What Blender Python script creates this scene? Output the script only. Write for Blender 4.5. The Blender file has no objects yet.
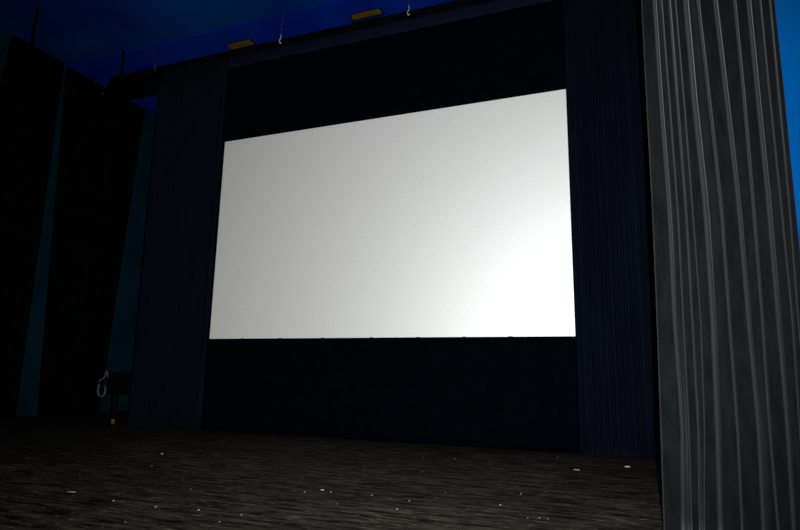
import bpy, bmesh, math, random
from mathutils import Vector, Matrix

random.seed(7)
scene = bpy.context.scene
C = scene.collection

# ------------------------------------------------------------------ camera
CAM = Vector((7.005, -8.536, 1.0))
YAW, PITCH, ROLL, FPX = -0.3741, 0.1887, 0.0182, 580.0
fwd = Vector((math.sin(YAW) * math.cos(PITCH), math.cos(YAW) * math.cos(PITCH), math.sin(PITCH)))
r0 = Vector((math.cos(YAW), -math.sin(YAW), 0.0))
u0 = r0.cross(fwd)
rgt = r0 * math.cos(ROLL) + u0 * math.sin(ROLL)
up = -r0 * math.sin(ROLL) + u0 * math.cos(ROLL)
cam_data = bpy.data.cameras.new('camera')
cam_data.sensor_fit = 'HORIZONTAL'
cam_data.sensor_width = 36.0
cam_data.lens = 36.0 * FPX / 800.0
cam_data.clip_start = 0.05
cam = bpy.data.objects.new('camera', cam_data)
C.objects.link(cam)
rot = Matrix((rgt, up, -fwd)).transposed().to_4x4()
cam.matrix_world = Matrix.Translation(CAM) @ rot
scene.camera = cam

# ------------------------------------------------------------------ world: an unlit theatre
world = bpy.data.worlds.new('dark_theatre')
scene.world = world
world.use_nodes = True
world.node_tree.nodes['Background'].inputs['Color'].default_value = (0.0, 0.0, 0.0, 1)
world.node_tree.nodes['Background'].inputs['Strength'].default_value = 0.0

# ------------------------------------------------------------------ the flash gun that took the photograph
flash_data = bpy.data.lights.new('flash', 'SPOT')
flash_data.energy = 3330.0
flash_data.color = (1.0, 0.985, 0.965)
flash_data.spot_size = math.radians(100)
flash_data.spot_blend = 0.88
flash_data.shadow_soft_size = 0.02
flash = bpy.data.objects.new('flash', flash_data)
C.objects.link(flash)
flash.matrix_world = Matrix.Translation((7.085, -8.50, 1.13)) @ rot

scene.view_settings.view_transform = 'Standard'
scene.view_settings.look = 'None'
scene.view_settings.gamma = 1.0
scene.view_settings.exposure = 0.0
scene.view_settings.use_curve_mapping = False

# ------------------------------------------------------------------ materials
def new_mat(name):
    m = bpy.data.materials.new(name)
    m.use_nodes = True
    nt = m.node_tree
    return m, nt, nt.nodes['Principled BSDF']

def N(nt, kind, **kw):
    n = nt.nodes.new(kind)
    for k, v in kw.items():
        n.inputs[k].default_value = v
    return n

def mottled(name, ca, cb, scale=(1, 1, 1), nscale=4.0, detail=4.0, rough=0.9, spec=0.0, lo=0.35, hi=0.65, metallic=0.0, bump=0.0):
    m, nt, b = new_mat(name)
    tc = N(nt, 'ShaderNodeTexCoord')
    mp = N(nt, 'ShaderNodeMapping'); mp.inputs['Scale'].default_value = scale
    no = N(nt, 'ShaderNodeTexNoise', Scale=nscale, Detail=detail)
    cr = N(nt, 'ShaderNodeValToRGB')
    cr.color_ramp.elements[0].position = lo; cr.color_ramp.elements[0].color = (*ca, 1)
    cr.color_ramp.elements[1].position = hi; cr.color_ramp.elements[1].color = (*cb, 1)
    L = nt.links.new
    L(tc.outputs['Object'], mp.inputs['Vector']); L(mp.outputs['Vector'], no.inputs['Vector'])
    L(no.outputs['Fac'], cr.inputs['Fac']); L(cr.outputs['Color'], b.inputs['Base Color'])
    b.inputs['Roughness'].default_value = rough
    b.inputs['Specular IOR Level'].default_value = spec
    b.inputs['Metallic'].default_value = metallic
    if bump:
        bp = N(nt, 'ShaderNodeBump', Strength=bump, Distance=0.01)
        L(no.outputs['Fac'], bp.inputs['Height']); L(bp.outputs['Normal'], b.inputs['Normal'])
    return m

def velvet(name, ca, cb, sheen, sheen_tint, sheen_rough=0.35, nscale=18.0):
    m = mottled(name, ca, cb, (1, 1, 0.25), nscale, 3.0)
    b = m.node_tree.nodes['Principled BSDF']
    b.inputs['Sheen Weight'].default_value = sheen
    b.inputs['Sheen Roughness'].default_value = sheen_rough
    b.inputs['Sheen Tint'].default_value = (*sheen_tint, 1)
    return m

M = {}
M['ceiling_front'] = mottled('ceiling_teal_blue', (0, 0.016, 0.125), (0.001, 0.038, 0.165), nscale=0.6)
M['ceiling_rear'] = mottled('ceiling_deep_blue', (0, 0.012, 0.175), (0.001, 0.023, 0.235), nscale=0.6)
M['wall_teal'] = mottled('wall_dark_teal', (0.0006, 0.0135, 0.0225), (0.0012, 0.0195, 0.031), nscale=1.2)
M['wall_blue'] = mottled('wall_bright_blue', (0.0, 0.045, 0.172), (0.0, 0.053, 0.198), nscale=1.5)
M['base'] = mottled('baseboard_black', (0.00195, 0.00195, 0.00195), (0.0039, 0.0039, 0.0039))
M['velvet_near'] = velvet('charcoal_velvet', (0.0022, 0.0027, 0.0030), (0.0036, 0.0042, 0.0046), 0.118, (0.95, 0.95, 1.0), 0.42)
M['velvet_hem'] = velvet('charcoal_velvet_hem', (0.0078, 0.0078, 0.00819), (0.0117, 0.0117, 0.0117), 0.11, (0.95, 0.95, 1.0), 0.42)
M['velvet_navy'] = velvet('navy_black_velvet', (0.0022, 0.0035, 0.0072), (0.0028, 0.0043, 0.0086), 0.012, (0.35, 0.55, 1.0), nscale=3.0)
M['velvet_black'] = velvet('black_velvet', (0.00078, 0.00117, 0.00195), (0.001365, 0.001755, 0.00273), 0.001, (0.6, 0.7, 1.0))
M['masking'] = mottled('black_masking_cloth', (0.00039, 0.00078, 0.00195), (0.00078, 0.001365, 0.00312), nscale=6)
M['valance'] = mottled('valance_cloth', (0.0039, 0.00507, 0.01209), (0.00507, 0.00624, 0.01462), nscale=6)
M['metal_black'] = mottled('black_painted_metal', (0.00156, 0.00156, 0.00195), (0.00273, 0.00273, 0.00351), nscale=20, rough=0.6)
M['steel'] = mottled('bare_steel', (0.45, 0.45, 0.44), (0.6, 0.6, 0.58), nscale=40, rough=0.5, metallic=0.3, spec=0.5)
M['amber'] = mottled('amber_diffuser', (0.07, 0.046, 0.006), (0.12, 0.072, 0.004), nscale=5)
M['lamp_body'] = mottled('lamp_body_dark', (0.00195, 0.00585, 0.0234), (0.0039, 0.0078, 0.0312), nscale=8)
M['piano'] = mottled('black_lacquer', (0.001365, 0.001365, 0.00156), (0.002145, 0.002145, 0.00234), nscale=6, rough=0.15, spec=0.05)
M['piano_leg'] = mottled('black_lacquer_leg', (0.001365, 0.001365, 0.00156), (0.002145, 0.002145, 0.00234), nscale=6, rough=0.5, spec=0.02)
M['ivory'] = mottled('key_ivory', (0.55, 0.53, 0.47), (0.62, 0.60, 0.54), nscale=20, rough=0.4, spec=0.3)
M['brass'] = mottled('brass', (0.14, 0.065, 0.010), (0.26, 0.12, 0.018), nscale=60, rough=0.5, metallic=0.2)
M['cord'] = mottled('pale_cord', (0.03, 0.032, 0.034), (0.09, 0.093, 0.096), nscale=25)
M['scrap'] = mottled('pale_litter', (0.15, 0.14, 0.12), (0.28, 0.26, 0.22), nscale=80)
M['scrap_bright'] = mottled('white_litter', (0.24, 0.24, 0.22), (0.34, 0.34, 0.32), nscale=80)

# white gain screen: matt coat with a broad satin lobe and a fine grain
def screen_mat():
    m, nt, b = new_mat('screen_white_gain')
    tc = N(nt, 'ShaderNodeTexCoord')
    no = N(nt, 'ShaderNodeTexNoise', Scale=34.0, Detail=6.0, Roughness=0.85)
    cr = N(nt, 'ShaderNodeValToRGB')
    cr.color_ramp.elements[0].position = 0.40; cr.color_ramp.elements[0].color = (0.78, 0.768, 0.735, 1)
    cr.color_ramp.elements[1].position = 0.60; cr.color_ramp.elements[1].color = (0.95, 0.938, 0.905, 1)
    nt.links.new(tc.outputs['Object'], no.inputs['Vector'])
    nt.links.new(no.outputs['Fac'], cr.inputs['Fac'])
    nt.links.new(cr.outputs['Color'], b.inputs['Base Color'])
    b.inputs['Roughness'].default_value = 0.60
    b.inputs['IOR'].default_value = 3.0
    b.inputs['Specular Tint'].default_value = (0.86, 0.97, 1.0, 1)
    b.inputs['Specular IOR Level'].default_value = 1.0
    return m
M['screen'] = screen_mat()

# worn black stage boards, scuffed along their length (x)
def floor_mat():
    m, nt, b = new_mat('worn_black_stage_floor')
    L = nt.links.new
    tc = N(nt, 'ShaderNodeTexCoord')
    def noise(scale_vec, s, d, rough=0.6):
        mp = N(nt, 'ShaderNodeMapping'); mp.inputs['Scale'].default_value = scale_vec
        n = N(nt, 'ShaderNodeTexNoise', Scale=s, Detail=d, Roughness=rough)
        L(tc.outputs['Object'], mp.inputs['Vector']); L(mp.outputs['Vector'], n.inputs['Vector'])
        return n
    streak = noise((1.0, 6.5, 1.0), 2.4, 6.0, 0.7)
    patch = noise((0.35, 0.7, 1.0), 1.3, 3.0)
    fine = noise((2.2, 10.0, 1.0), 3.4, 4.0, 0.7)
    r1 = N(nt, 'ShaderNodeValToRGB')
    r1.color_ramp.elements[0].position = 0.41; r1.color_ramp.elements[0].color = (0.0015, 0.0014, 0.0012, 1)
    r1.color_ramp.elements[1].position = 0.66; r1.color_ramp.elements[1].color = (0.050, 0.043, 0.034, 1)
    L(streak.outputs['Fac'], r1.inputs['Fac'])
    r2 = N(nt, 'ShaderNodeValToRGB')
    r2.color_ramp.elements[0].position = 0.58; r2.color_ramp.elements[0].color = (0, 0, 0, 1)
    r2.color_ramp.elements[1].position = 0.74; r2.color_ramp.elements[1].color = (0.16, 0.145, 0.125, 1)
    L(fine.outputs['Fac'], r2.inputs['Fac'])
    mixp = N(nt, 'ShaderNodeMapRange'); mixp.inputs['From Min'].default_value = 0.3; mixp.inputs['From Max'].default_value = 0.7
    mixp.inputs['To Min'].default_value = 0.65; mixp.inputs['To Max'].default_value = 1.25
    L(patch.outputs['Fac'], mixp.inputs['Value'])
    add = nt.nodes.new('ShaderNodeMixRGB'); add.blend_type = 'ADD'; add.inputs['Fac'].default_value = 1.0
    L(r1.outputs['Color'], add.inputs['Color1']); L(r2.outputs['Color'], add.inputs['Color2'])
    mul = nt.nodes.new('ShaderNodeVectorMath'); mul.operation = 'SCALE'
    L(add.outputs['Color'], mul.inputs[0]); L(mixp.outputs['Result'], mul.inputs['Scale'])
    L(mul.outputs['Vector'], b.inputs['Base Color'])
    b.inputs['Roughness'].default_value = 0.75
    b.inputs['Specular IOR Level'].default_value = 0.03
    bp = N(nt, 'ShaderNodeBump', Strength=0.5, Distance=0.01)
    L(fine.outputs['Fac'], bp.inputs['Height']); L(bp.outputs['Normal'], b.inputs['Normal'])
    return m
M['floor'] = floor_mat()

# ------------------------------------------------------------------ mesh helpers
def obj(name, bm, mat, parent=None, smooth=False, loc=None):
    me = bpy.data.meshes.new(name)
    bmesh.ops.recalc_face_normals(bm, faces=bm.faces)
    bm.to_mesh(me); bm.free()
    me.materials.append(mat)
    if smooth:
        for p in me.polygons: p.use_smooth = True
    o = bpy.data.objects.new(name, me)
    C.objects.link(o)
    if parent is not None: o.parent = parent
    if loc is not None: o.location = loc
    return o

def tag(o, label, cat, group=None, kind=None):
    o['label'] = label; o['category'] = cat
    if group: o['group'] = group
    if kind: o['kind'] = kind
    return o

def thing(name, label, cat, loc=(0, 0, 0), group=None):
    e = bpy.data.objects.new(name, None)
    e.empty_display_size = 0.2
    C.objects.link(e); e.location = loc
    return tag(e, label, cat, group)

def struct(name, bm, mat, parent=None, label=None):
    o = obj(name, bm, mat, parent)
    if parent is None: o['kind'] = 'structure'
    if label: o['label'] = label
    return o

def box(bm, x0, x1, y0, y1, z0, z1, bevel=0.0):
    r = bmesh.ops.create_cube(bm, size=1.0)
    for v in r['verts']:
        v.co = Vector((x0 + (v.co.x + 0.5) * (x1 - x0), y0 + (v.co.y + 0.5) * (y1 - y0), z0 + (v.co.z + 0.5) * (z1 - z0)))
    if bevel:
        es = list({e for v in r['verts'] for e in v.link_edges})
        bmesh.ops.bevel(bm, geom=es, offset=bevel, segments=2, affect='EDGES')
    return bm

def boxes(*bs, bevel=0.0):
    bm = bmesh.new()
    for b in bs: box(bm, *b, bevel=bevel)
    return bm

def lathe(bm, prof, cx=0, cy=0, seg=20):
    rings = []
    for r, z in prof:
        rings.append([bm.verts.new((cx + r * math.cos(2 * math.pi * k / seg), cy + r * math.sin(2 * math.pi * k / seg), z)) for k in range(seg)])
    for a, b in zip(rings, rings[1:]):
        for k in range(seg):
            bm.faces.new((a[k], a[(k + 1) % seg], b[(k + 1) % seg], b[k]))
    bm.faces.new(rings[0][::-1]); bm.faces.new(rings[-1])
    return bm

def tube(bm, pts, rad, seg=8):
    pts = [Vector(p) for p in pts]
    rings = []
    for i, p in enumerate(pts):
        t = (pts[min(i + 1, len(pts) - 1)] - pts[max(i - 1, 0)]).normalized()
        a = t.cross(Vector((0.31, 0.9, 0.2))).normalized(); b = t.cross(a)
        rings.append([bm.verts.new(p + rad * (math.cos(2 * math.pi * k / seg) * a + math.sin(2 * math.pi * k / seg) * b)) for k in range(seg)])
    for a, b in zip(rings, rings[1:]):
        for k in range(seg):
            bm.faces.new((a[k], a[(k + 1) % seg], b[(k + 1) % seg], b[k]))
    bm.faces.new(rings[0][::-1]); bm.faces.new(rings[-1])
    return bm

def spline(pts, n=6):
    pts = [Vector(p) for p in pts]
    out = []
    for i in range(len(pts) - 1):
        p0, p1, p2, p3 = pts[max(i - 1, 0)], pts[i], pts[i + 1], pts[min(i + 2, len(pts) - 1)]
        for k in range(n):
            t = k / n
            out.append(0.5 * ((2 * p1) + (p2 - p0) * t + (2 * p0 - 5 * p1 + 4 * p2 - p3) * t * t + (3 * p1 - p0 - 3 * p2 + p3) * t ** 3))
    out.append(pts[-1])
    return out

def prism(bm, outline, z0, z1):
    a = [bm.verts.new((x, y, z0)) for x, y in outline]
    b = [bm.verts.new((x, y, z1)) for x, y in outline]
    n = len(a)
    for k in range(n):
        bm.faces.new((a[k], a[(k + 1) % n], b[(k + 1) % n], b[k]))
    bm.faces.new(a[::-1]); bm.faces.new(b)
    return bm

def cloth_grid(rows, thick):
    """rows: list (bottom to top) of lists of Vector, closed into a thin sheet of that thickness (pushed away from viewer along local normal)."""
    bm = bmesh.new()
    nr, nc = len(rows), len(rows[0])
    F, B = [], []
    for j in range(nr):
        f, b = [], []
        for i in range(nc):
            p = rows[j][i]
            du = rows[j][min(i + 1, nc - 1)] - rows[j][max(i - 1, 0)]
            n = Vector((-du.y, du.x, 0)); n = n.normalized() if n.length > 1e-9 else Vector((0, 1, 0))
            f.append(bm.verts.new(p)); b.append(bm.verts.new(p + n * thick))
        F.append(f); B.append(b)
    for j in range(nr - 1):
        for i in range(nc - 1):
            bm.faces.new((F[j][i], F[j][i + 1], F[j + 1][i + 1], F[j + 1][i]))
            bm.faces.new((B[j][i + 1], B[j][i], B[j + 1][i], B[j + 1][i + 1]))
    for j in range(nr - 1):
        bm.faces.new((B[j][0], F[j][0], F[j + 1][0], B[j + 1][0]))
        bm.faces.new((F[j][-1], B[j][-1], B[j + 1][-1], F[j + 1][-1]))
    for i in range(nc - 1):
        bm.faces.new((B[0][i], B[0][i + 1], F[0][i + 1], F[0][i]))
        bm.faces.new((F[-1][i], F[-1][i + 1], B[-1][i + 1], B[-1][i]))
    return bm

def pleated(p0b, p1b, p0t, p1t, z0, z1, npleat, amp, seed, rows=14, sub=10, thick=0.008):
    """a hanging pleated drape between two ground points (bottom) and two points (top)."""
    rnd = random.Random(seed)
    # uneven pleat positions
    w = [rnd.uniform(0.55, 1.45) for _ in range(npleat)]
    s = sum(w); edges = [0.0]
    for k in w: edges.append(edges[-1] + k / s)
    amps = [amp * rnd.uniform(0.5, 1.3) for _ in range(npleat)]
    lean = [rnd.uniform(-0.25, 0.25) for _ in range(npleat + 1)]
    lean[0] = lean[-1] = 0.0
    out = []
    for j in range(rows):
        v = j / (rows - 1)
        a = Vector((*p0b, 0)).lerp(Vector((*p0t, 0)), v); b = Vector((*p1b, 0)).lerp(Vector((*p1t, 0)), v)
        d = b - a
        n = Vector((d.y, -d.x, 0)).normalized()
        row = []
        for k in range(npleat):
            e0 = edges[k] + lean[k] * (1 - v) / npleat * 0.6
            e1 = edges[k + 1] + lean[k + 1] * (1 - v) / npleat * 0.6
            for q in range(sub + (1 if k == npleat - 1 else 0)):
                t = q / sub
                h = amps[k] * (0.65 + 0.35 * (1 - v)) * (math.sin(math.pi * t) ** 1.0)
                p = a + d * (e0 + (e1 - e0) * t) + n * h
                row.append(Vector((p.x, p.y, z0 + (z1 - z0) * v)))
        out.append(row)
    return cloth_grid(out, thick)

# ------------------------------------------------------------------ the setting
XL, XR, ZC, YB, YF = -4.5, 8.45, 7.74, 4.2, -11.0
struct('floor', boxes((XL - 0.2, XR + 0.2, YF, YB + 0.2, -0.15, 0.0)), M['floor'])
# ceiling in two fields with a fine recessed joint right above the screen
cl = struct('ceiling', boxes((XL - 0.2, XR + 0.2, YF, YB + 0.2, ZC + 0.06, ZC + 0.2)), M['base'])
struct('ceiling_panel', boxes((XL, XR, YF, -0.105, ZC, ZC + 0.06), bevel=0.004), M['ceiling_front'], cl, 'teal blue ceiling field over the stage front')
struct('ceiling_panel', boxes((XL, XR, -0.065, YB, ZC, ZC + 0.06), bevel=0.004), M['ceiling_rear'], cl, 'deep blue ceiling field behind the screen')
struct('wall_left', boxes((XL - 0.2, XL, YF, YB + 0.2, 0.0, ZC + 0.06)), M['wall_teal'])
struct('wall_right', boxes((XR, XR + 0.2, YF, YB + 0.2, 0.0, ZC + 0.06)), M['wall_blue'])
struct('wall_front', boxes((7.95, XR, -3.88, -3.68, 0.0, ZC + 0.06)), M['wall_blue'])
struct('wall_back', boxes((XL, XR, YB, YB + 0.2, 0.0, ZC + 0.06)), M['wall_teal'])
struct('baseboard_left', boxes((XL, XL + 0.02, YF, YB, 0.0, 0.06), bevel=0.003), M['base'])
struct('baseboard_back', boxes((XL + 0.02, XR - 0.02, YB - 0.02, YB, 0.0, 0.06), bevel=0.003), M['base'])
struct('baseboard_right', boxes((XR - 0.02, XR, YF, YB, 0.0, 0.06), bevel=0.003), M['base'])

# ------------------------------------------------------------------ the projection screen
SW, SZ0, SZ1 = 6.323, 1.589, 5.349
sc = thing('projection_screen', 'large white projection screen glowing at the back of the dark stage', 'screen', (0, 0, SZ0))
bm = boxes((0.0, SW, 0.0, 0.012, 0.0, SZ1 - SZ0))
obj('screen_surface', bm, M['screen'], sc)
for nm, b in (('frame_bar', (-0.05, 0.06, 0.014, 0.06, -0.06, SZ1 - SZ0 + 0.06)), ('frame_bar', (SW - 0.06, SW + 0.05, 0.014, 0.06, -0.06, SZ1 - SZ0 + 0.06)),
              ('frame_bar', (0.065, SW - 0.065, 0.014, 0.06, -0.06, 0.05)), ('frame_bar', (0.065, SW - 0.065, 0.014, 0.06, SZ1 - SZ0 - 0.05, SZ1 - SZ0 + 0.06))):
    obj(nm, boxes(b, bevel=0.004), M['metal_black'], sc)

# black masking cloths above and below
def soft_cloth(x0, x1, y, z0, z1, seed, nx=120, nz=10, amp=0.010):
    rnd = random.Random(seed)
    ph = [(rnd.uniform(1.5, 7), rnd.uniform(0, 6.28), rnd.uniform(0.4, 1.0)) for _ in range(5)]
    rows = []
    for j in range(nz):
        v = j / (nz - 1); row = []
        for i in range(nx):
            u = i / (nx - 1); x = x0 + (x1 - x0) * u
            h = sum(a * math.sin(f * x + p + 0.5 * v) for f, p, a in ph) / 3.5 * amp * math.sin(math.pi * min(1, 0.25 + v * 0.5))
            row.append(Vector((x, y + h, z0 + (z1 - z0) * v)))
        rows.append(row)
    return cloth_grid(rows, 0.006)

lowm = thing('masking_cloth', 'plain black masking cloth stretched between the white screen and the floor', 'masking', (0, 0, 0.01))
obj('cloth', soft_cloth(-0.15, SW + 0.08, -0.035, 0.0, SZ0 - 0.01, 3), M['masking'], lowm, True)
for x in (0.743, 1.508, 2.327, 3.204, 3.993, 4.726, 5.42):
    bm = bmesh.new()
    prof = [(-0.04, 0.0), (-0.034, 0.004), (-0.02, 0.008), (0.0, 0.010), (0.02, 0.008), (0.034, 0.004), (0.04, 0.0), (0.03, -0.03), (-0.03, -0.03)]
    a = [bm.verts.new((x + px, -0.052, SZ0 - 0.014 + pz)) for px, pz in prof]
    b = [bm.verts.new((x + px, -0.046, SZ0 - 0.014 + pz)) for px, pz in prof]
    n = len(a)
    for k in range(n): bm.faces.new((a[k], a[(k + 1) % n], b[(k + 1) % n], b[k]))
    bm.faces.new(a[::-1]); bm.faces.new(b)
    obj('fastening_tab', bm, M['masking'], lowm)
topm = soft_cloth(-0.15, SW + 0.08, -0.035, SZ1, 7.0, 5)
tag(obj('masking_cloth', topm, M['masking'], None, True), 'plain black masking cloth hanging above the white screen', 'masking')

# ------------------------------------------------------------------ beam, valance and the flanking drapes
beam = thing('curtain_beam', 'long dark beam carrying the drapes across the stage above the screen', 'beam', (0, -0.12, 7.03))
obj('beam_rail', boxes((-3.02, XR - 0.03, -0.05, 0.05, 0.02, 0.13), bevel=0.006), M['metal_black'], beam)
obj('track', boxes((-3.02, XR - 0.03, -0.03, 0.03, -0.02, 0.018), bevel=0.003), M['metal_black'], beam)
vb = pleated((0.06, -0.185), (6.36, -0.185), (0.06, -0.185), (6.36, -0.185), 6.765, 7.02, 60, 0.006, 9, rows=4, sub=4, thick=0.005)
tag(obj('valance', vb, M['valance'], None, True), 'narrow dark valance strip along the top of the black masking', 'valance')

vb = pleated((-3.05, -0.185), (-1.50, -0.185), (-3.05, -0.185), (-1.50, -0.185), 6.53, 7.02, 15, 0.006, 10, rows=4, sub=4, thick=0.005)
tag(obj('valance', vb, M['masking'], None, True), 'short black valance strip under the left end of the long beam', 'valance')
dl = pleated((-1.36, -0.27), (0.075, -0.13), (-1.56, -0.20), (0.045, -0.15), 0.015, 7.0, 19, 0.085, 21)
tag(obj('stage_drape', dl, M['velvet_navy'], None, True), 'tall navy black pleated drape hanging beside the left edge of the screen', 'curtain', 'stage drapes')
dr = pleated((6.335, -0.10), (8.30, -0.06), (6.345, -0.10), (8.30, -0.06), 0.015, 7.0, 27, 0.085, 33)
tag(obj('stage_drape', dr, M['velvet_navy'], None, True), 'tall navy black pleated drape between the screen and the near charcoal curtain', 'curtain', 'stage drapes')

# drapes along the left side wall
d1 = pleated((-4.36, -1.9), (-4.36, -0.25), (-4.36, -1.45), (-4.36, -0.25), 0.015, 7.69, 10, 0.07, 41)
tag(obj('stage_drape', d1, M['velvet_black'], None, True), 'black side wall drape at the far left edge of the photograph', 'curtain', 'stage drapes')
d2 = pleated((-4.36, 0.20), (-4.36, 1.72), (-4.36, -0.20), (-4.36, 2.10), 0.015, 7.66, 11, 0.07, 43)
tag(obj('stage_drape', d2, M['velvet_black'], None, True), 'black side wall drape just behind and left of the piano', 'curtain', 'stage drapes')

# ------------------------------------------------------------------ the near charcoal curtain
ZT = [0.0, 0.10, 0.735, 1.407, 2.12, 2.89, 3.72, 6.6]
FOLD = [  # x of each fold edge at the heights ZT
    (7.156, 7.158, 7.177, 7.196, 7.212, 7.220, 7.231, 7.262),
    (7.268, 7.269, 7.306, 7.303, 7.319, 7.316, 7.320, 7.330),
    (7.316, 7.318, 7.345, 7.357, 7.372, 7.371, 7.367, 7.372),
    (7.362, 7.365, 7.399, 7.411, 7.423, 7.421, 7.420, 7.420),
    (7.384, 7.388, 7.436, 7.462, 7.464, 7.464, 7.460, 7.458),
    (7.474, 7.477, 7.508, 7.532, 7.544, 7.529, 7.525, 7.515),
    (7.592, 7.596, 7.620, 7.627, 7.637, 7.622, 7.603, 7.590),
    (7.704, 7.708, 7.735, 7.735, 7.741, 7.728, 7.711, 7.700),
    (7.785, 7.787, 7.794, 7.813, 7.824, 7.833, 7.835, 7.835),
    (7.862, 7.864, 7.889, 7.900, 7.912, 7.915, 7.920, 7.920),
    (7.933, 7.935, 7.952, 7.976, 7.982, 7.984, 7.991, 7.995),
    (7.968, 7.970, 7.993, 8.008, 8.028, 8.037, 8.050, 8.055),
    (8.038, 8.040, 8.055, 8.066, 8.072, 8.081, 8.086, 8.095)]
def interp(xs, ys, x):
    for k in range(len(xs) - 1):
        if x <= xs[k + 1]:
            t = (x - xs[k]) / (xs[k + 1] - xs[k]); t = max(0, min(1, t))
            return ys[k] + (ys[k + 1] - ys[k]) * t
    return ys[-1]
NC_Y = -4.25
# width of the turn at each fold edge; the cloth swings forward steeply there and falls back gently between
WID = [0.010, 0.030, 0.014, 0.018, 0.011, 0.042, 0.022, 0.032, 0.022, 0.034, 0.014, 0.013, 0.01]
SLOPE, BACK = 1.75, 0.55
rows = []
nz = 40
for j in range(nz):
    z = 0.012 + (6.6 - 0.012) * j / (nz - 1)
    xs = [interp(ZT, f, z) for f in FOLD]
    prof = [(xs[0] + 0.016, 0.030), (xs[0] + 0.005, 0.012), (xs[0] + 0.001, 0.004), (xs[0] + 0.006, 0.0)]
    y = 0.0
    for k in range(1, len(xs)):
        w0, w1 = WID[k - 1], WID[k]
        st = w0 * SLOPE * BACK * (1 + 0.15 * math.sin(0.9 * z + k)) if k > 1 else 0.0
        a = xs[k - 1] + (0.5 * w0 if k > 1 else 0.012); b = xs[k] - 0.5 * w1
        n = 9
        for q in range(n):
            t = q / (n - 1)
            e = 0.75 * t + 0.25 * t * t * (3 - 2 * t)
            prof.append((a + (b - a) * t, y + st * e + 0.003 * math.sin(2.1 * z + 1.7 * k) * math.sin(math.pi * t)))
        y += st
        if k < len(xs) - 1:
            sw = w1 * SLOPE
            for q in range(1, 7):
                t = q / 6
                e = 0.5 * t + 0.5 * t * t * (3 - 2 * t)
                prof.append((b + w1 * t, y - sw * e))
            y -= sw
    prof[-1] = (xs[-1] - 0.028, y); prof.append((xs[-1] - 0.015, y + 0.05)); prof.append((xs[-1] - 0.012, y + 0.12))
    # the right side hangs a little nearer the hall, so its folds sit closer together
    rows.append([Vector((7.005 + (px - 7.005) * (4.286 + py) / 4.286, NC_Y + py, z)) for px, py in prof])
near = thing('stage_curtain', 'tall charcoal velvet curtain with deep folds nearest the camera on the right', 'curtain', (0, 0, 0))
obj('cloth', cloth_grid(rows, 0.006), M['velvet_near'], near, True)
# stitched selvedge seam down the free edge
bm = bmesh.new()
tube(bm, [(interp(ZT, FOLD[0], 0.02 + 6.57 * j / 30) + 0.003, NC_Y - 0.001, 0.02 + 6.57 * j / 30) for j in range(31)], 0.0035, 6)
obj('selvedge', bm, M['velvet_hem'], near, True)
tr = thing('curtain_track', 'short black ceiling track carrying the near charcoal curtain', 'track', (0, NC_Y, 6.62))
obj('rail', boxes((7.1, XR - 0.02, -0.04, 0.06, 0.0, 0.08), bevel=0.005), M['metal_black'], tr)
for x in (7.25, 8.2):
    bm = bmesh.new(); tube(bm, [(x, 0.01, 0.08), (x, 0.01, ZC - 6.62)], 0.012, 8)
    obj('drop_rod', bm, M['metal_black'], tr)

# ------------------------------------------------------------------ rods and wires from the ceiling
def hanger(label, x, y, zlow, rad, mat):
    t = thing('hanging_rod', label, 'rod', (x, y, zlow), 'dark rods hanging from the ceiling')
    bm = bmesh.new(); tube(bm, [(0, 0, 0), (0, 0, ZC - zlow - 0.02)], rad, 10); obj('rod', bm, mat, t)
    bm = bmesh.new(); lathe(bm, [(rad * 1.5, ZC - zlow - 0.02), (rad * 1.5, ZC - zlow)], seg=16); obj('ceiling_flange', bm, mat, t)
    bm = bmesh.new(); lathe(bm, [(rad * 1.6, -0.03), (rad * 1.6, 0.0)], seg=12); obj('end_cap', bm, mat, t)
hanger('dark rod hanging from the blue ceiling at the top left corner', -3.12, -1.84, 6.6, 0.024, M['metal_black'])
hanger('dark rod between the blue ceiling and the left end of the long beam', -2.76, -0.12, 7.20, 0.026, M['metal_black'])

def wire(label, x, glint):
    t = thing('hanging_wire', label, 'wire', (x, -0.19, 7.0), 'thin steel hanging wires')
    bm = bmesh.new(); tube(bm, [(0, 0.0, 0.22), (0.0, 0.06, ZC - 7.0)], 0.0035, 6); obj('wire', bm, M['cord'] if glint else M['metal_black'], t)
    bm = bmesh.new(); tube(bm, spline([(0, 0, 0.24), (0.012, 0, 0.18), (-0.012, 0, 0.13), (-0.02, 0.0, 0.09), (0.0, 0.0, 0.06), (0.02, 0, 0.08)], 5), 0.006, 6)
    obj('hook', bm, M['steel'] if glint else M['cord'], t)
wire('thin steel wire and hook on the beam near the left amber ceiling lamp', 1.24, True)
wire('thin steel wire and hook on the beam right of the right amber ceiling lamp', 3.80, True)
wire('thin wire and hook on the beam above the left screen drape', -1.76, False)

# clips that catch the flash at the top of the side drape
for lab, x, y, z in (('tiny pale clip at the top of the side drape, left one', -4.30, 0.745, 7.457), ('tiny pale clip at the top of the side drape, right one', -4.30, 1.18, 7.58)):
    bm = bmesh.new()
    tube(bm, spline([(0, 0, 0.03), (0.015, 0.02, 0.0), (0.0, 0.01, -0.03), (-0.01, -0.02, -0.05)], 4), 0.008, 6)
    bm.verts.ensure_lookup_table()
    tag(obj('drape_clip', bm, M['cord'], None, True, (x, y, z)), lab, 'clip', 'clips on the side drape')

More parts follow.
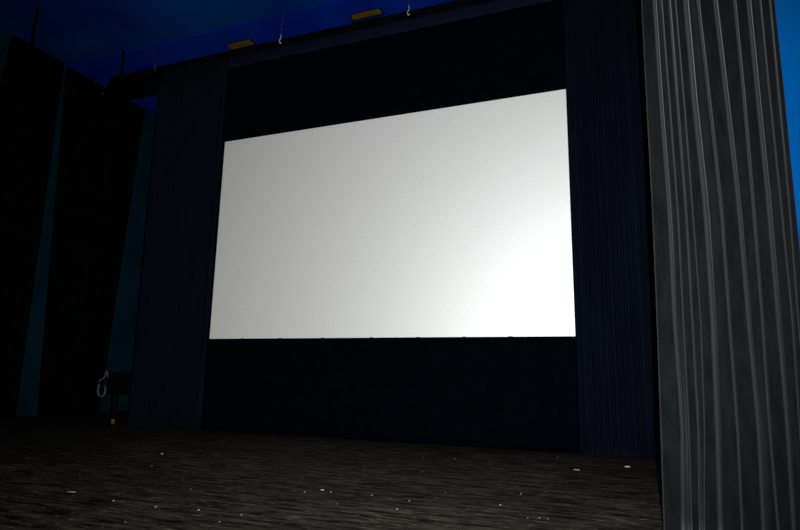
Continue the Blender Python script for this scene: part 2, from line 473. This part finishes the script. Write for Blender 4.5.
# ------------------------------------------------------------------ amber ceiling lamps
def ceiling_lamp(label, x0, x1, y0, y1):
    t = thing('ceiling_lamp', label, 'lamp', ((x0 + x1) / 2, (y0 + y1) / 2, ZC - 0.03), 'amber ceiling lamps')
    hx, hy = (x1 - x0) / 2, (y1 - y0) / 2
    w = 0.03
    obj('housing', boxes((-hx - w, hx + w, hy, hy + 0.02, -0.10, 0.03), (-hx - w, hx + w, -hy - 0.01, -hy, 0.01, 0.03), (-hx - w, -hx, -hy, hy, 0.01, 0.03), (hx, hx + w, -hy, hy, 0.01, 0.03)), M['lamp_body'], t)
    obj('diffuser', boxes((-hx, hx, -hy, hy, 0.008, 0.03), bevel=0.003), M['amber'], t)
ceiling_lamp('flat amber ceiling lamp above the left part of the screen', -0.49, 0.09, 0.39, 0.57)
ceiling_lamp('flat amber ceiling lamp above the middle of the screen', 2.40, 3.00, 0.35, 0.50)

# ------------------------------------------------------------------ grand piano, tail end to the left
PX, PY = -2.40, -0.10
pn = thing('grand_piano', 'black grand piano half hidden behind the left screen drape', 'piano', (PX + 1.84, PY + 1.45, 0))
pn.rotation_euler.z = math.pi      # tail towards the left wall
def piano_outline(off=0.0):
    pts = [(0.30 - off, -off), (0.72, -off)]
    crv = spline([(0.72, -off, 0), (1.0, 0.10 - off, 0), (1.25, 0.42 - off * 0.7, 0), (1.45, 0.72 - off * 0.7, 0), (1.70 + off * 0.6, 0.92 - off * 0.4, 0), (1.82 + off, 1.16, 0), (1.72 + off * 0.5, 1.38 + off * 0.6, 0), (1.50, 1.45 + off, 0)], 6)
    pts += [(p.x, p.y) for p in crv[1:]]
    pts += [(0.30 - off, 1.45 + off)]
    return pts
bm = bmesh.new(); prism(bm, piano_outline(), 0.60, 0.94); obj('rim', bm, M['piano'], pn)
bm = bmesh.new(); prism(bm, piano_outline(0.02), 0.945, 0.972); obj('lid', bm, M['piano'], pn)
obj('keybed', boxes((0.0, 0.295, 0.0, 1.45, 0.58, 0.66), bevel=0.006), M['piano'], pn)
obj('cheek_block', boxes((0.0, 0.295, 0.0, 0.10, 0.665, 0.86), bevel=0.012), M['piano'], pn)
obj('cheek_block', boxes((0.0, 0.295, 1.35, 1.45, 0.665, 0.86), bevel=0.012), M['piano'], pn)
kb = obj('keyboard', boxes((0.02, 0.20, 0.105, 1.345, 0.665, 0.69)), M['ivory'], pn)
for k in range(36):
    if k % 7 in (2, 6): continue
    y = 1.345 - (k + 1) * (1.24 / 36)
    obj('black_key', boxes((0.10, 0.20, y - 0.007, y + 0.007, 0.691, 0.702)), M['piano'], kb)
obj('fallboard', boxes((0.205, 0.29, 0.105, 1.345, 0.665, 0.90), bevel=0.008), M['piano'], pn)
def piano_leg(x, y):
    bm = bmesh.new()
    lathe(bm, [(0.050, 0.092), (0.036, 0.10), (0.030, 0.13), (0.042, 0.16), (0.055, 0.40), (0.066, 0.52), (0.074, 0.545), (0.074, 0.578)], x, y, 18)
    lg = obj('leg', bm, M['piano_leg'], pn, True)
    bm = bmesh.new()
    lathe(bm, [(0.018, 0.050), (0.028, 0.052), (0.032, 0.075), (0.030, 0.090)], x, y, 14)
    r = bmesh.ops.create_cone(bm, cap_ends=True, segments=18, radius1=0.03, radius2=0.03, depth=0.026)
    bmesh.ops.transform(bm, matrix=Matrix.Translation((x, y - 0.008, 0.030)) @ Matrix.Rotation(math.pi / 2, 4, 'X'), verts=r['verts'])
    obj('castor', bm, M['brass'], lg)
piano_leg(0.17, 0.09); piano_leg(0.17, 1.36); piano_leg(1.64, 1.24)
obj('pedal_lyre', boxes((0.42, 0.46, 0.78, 0.81, 0.12, 0.598), (0.42, 0.46, 0.93, 0.96, 0.12, 0.598), (0.38, 0.50, 0.72, 1.02, 0.06, 0.118)), M['piano_leg'], pn)
for y in (0.79, 0.87, 0.95):
    obj('pedal', boxes((0.24, 0.378, y - 0.012, y + 0.012, 0.075, 0.085), bevel=0.003), M['brass'], pn)

# pale looped cord at the tail end
cd = thing('looped_cord', 'pale looped cord hanging at the left end of the black piano', 'cord', (-2.34, -0.08, 0.50))
bm = bmesh.new(); tube(bm, spline([(-0.11, 0, 0.29), (-0.06, 0.0, 0.33), (0.0, 0, 0.36), (0.03, 0.0, 0.42), (0.05, 0, 0.48), (0.07, 0.01, 0.43), (0.09, 0.01, 0.37)], 5), 0.016, 8)
obj('upper_loop', bm, M['cord'], cd, True)
bm = bmesh.new(); tube(bm, spline([(-0.09, 0, 0.25), (-0.115, 0, 0.16), (-0.10, 0.0, 0.07), (-0.04, 0, 0.02), (0.03, 0, 0.03), (0.07, 0.0, 0.10), (0.05, 0.01, 0.20)], 5), 0.020, 8)
obj('lower_loop', bm, M['cord'], cd, True)

# ------------------------------------------------------------------ litter on the stage floor
def scrap(name, label, x, y, sx, sy, rz, mat, seed, group=None, cat='scrap'):
    rnd = random.Random(seed)
    bm = bmesh.new()
    n = 7
    ring = [(math.cos(2 * math.pi * k / n) * rnd.uniform(0.6, 1.0) * sx, math.sin(2 * math.pi * k / n) * rnd.uniform(0.6, 1.0) * sy) for k in range(n)]
    lo = [bm.verts.new((px, py, 0.0)) for px, py in ring]
    hi = [bm.verts.new((px * 0.7, py * 0.7, min(sx, sy) * rnd.uniform(0.25, 0.5))) for px, py in ring]
    for k in range(n): bm.faces.new((lo[k], lo[(k + 1) % n], hi[(k + 1) % n], hi[k]))
    bm.faces.new(lo[::-1]); bm.faces.new(hi)
    o = obj(name, bm, mat, None, False, (x, y, 0.0)); o.rotation_euler.z = rz
    return tag(o, label, cat, group)
scrap('paper_scrap', 'brightest white scrap lying on the left half of the stage floor', 1.581, -2.636, 0.022, 0.020, 0.3, M['scrap_bright'], 1)
scrap('paper_scrap', 'pale oblong scrap on the floor below the drape beside the near curtain', 6.923, -0.946, 0.038, 0.028, 0.1, M['scrap_bright'], 2)
scrap('paper_scrap', 'pale sliver on the floor below the screen, biggest of the middle litter', 4.43, -3.756, 0.028, 0.012, 0.4, M['scrap'], 3)
scrap('paper_scrap', 'dull flat sliver on the floor below the right corner of the screen', 6.403, -1.469, 0.05, 0.016, 0.1, M['scrap'], 4)
scrap('paper_scrap', 'dull streak of litter on the floor at the lower left', 2.625, -4.764, 0.05, 0.010, 0.25, M['scrap'], 5)
SPECK = [(4.56, -1.4), (4.94, -1.29), (4.88, -2.36), (5.45, -3.39), (6.25, -2.94), (6.26, -4.0), (6.34, -3.97), (6.4, -3.97), (6.08, -0.45), (5.28, -3.84), (5.99, -3.66), (6.06, -3.13), (2.59, -2.94), (3.46, -2.88), (4.3, -2.59), (4.54, -3.8), (4.34, -3.9), (4.81, -4.2), (4.91, -3.76), (4.35, -5.05), (4.36, -4.82), (5.3, -4.16), (4.23, -1.68), (1.94, -4.11), (3.64, -4.89), (3.2, -4.87), (3.79, -5.32), (3.4, -4.23), (3.04, -3.92), (2.17, -3.41), (3.99, -4.83)]
for k, (x, y) in enumerate(SPECK):
    s = random.uniform(0.006, 0.012)
    scrap('litter_speck', 'tiny pale speck of litter on the dark stage floor', x, y, s, s * 0.8, random.uniform(0, 3), M['scrap'], 50 + k, 'litter specks on the stage floor', 'speck')
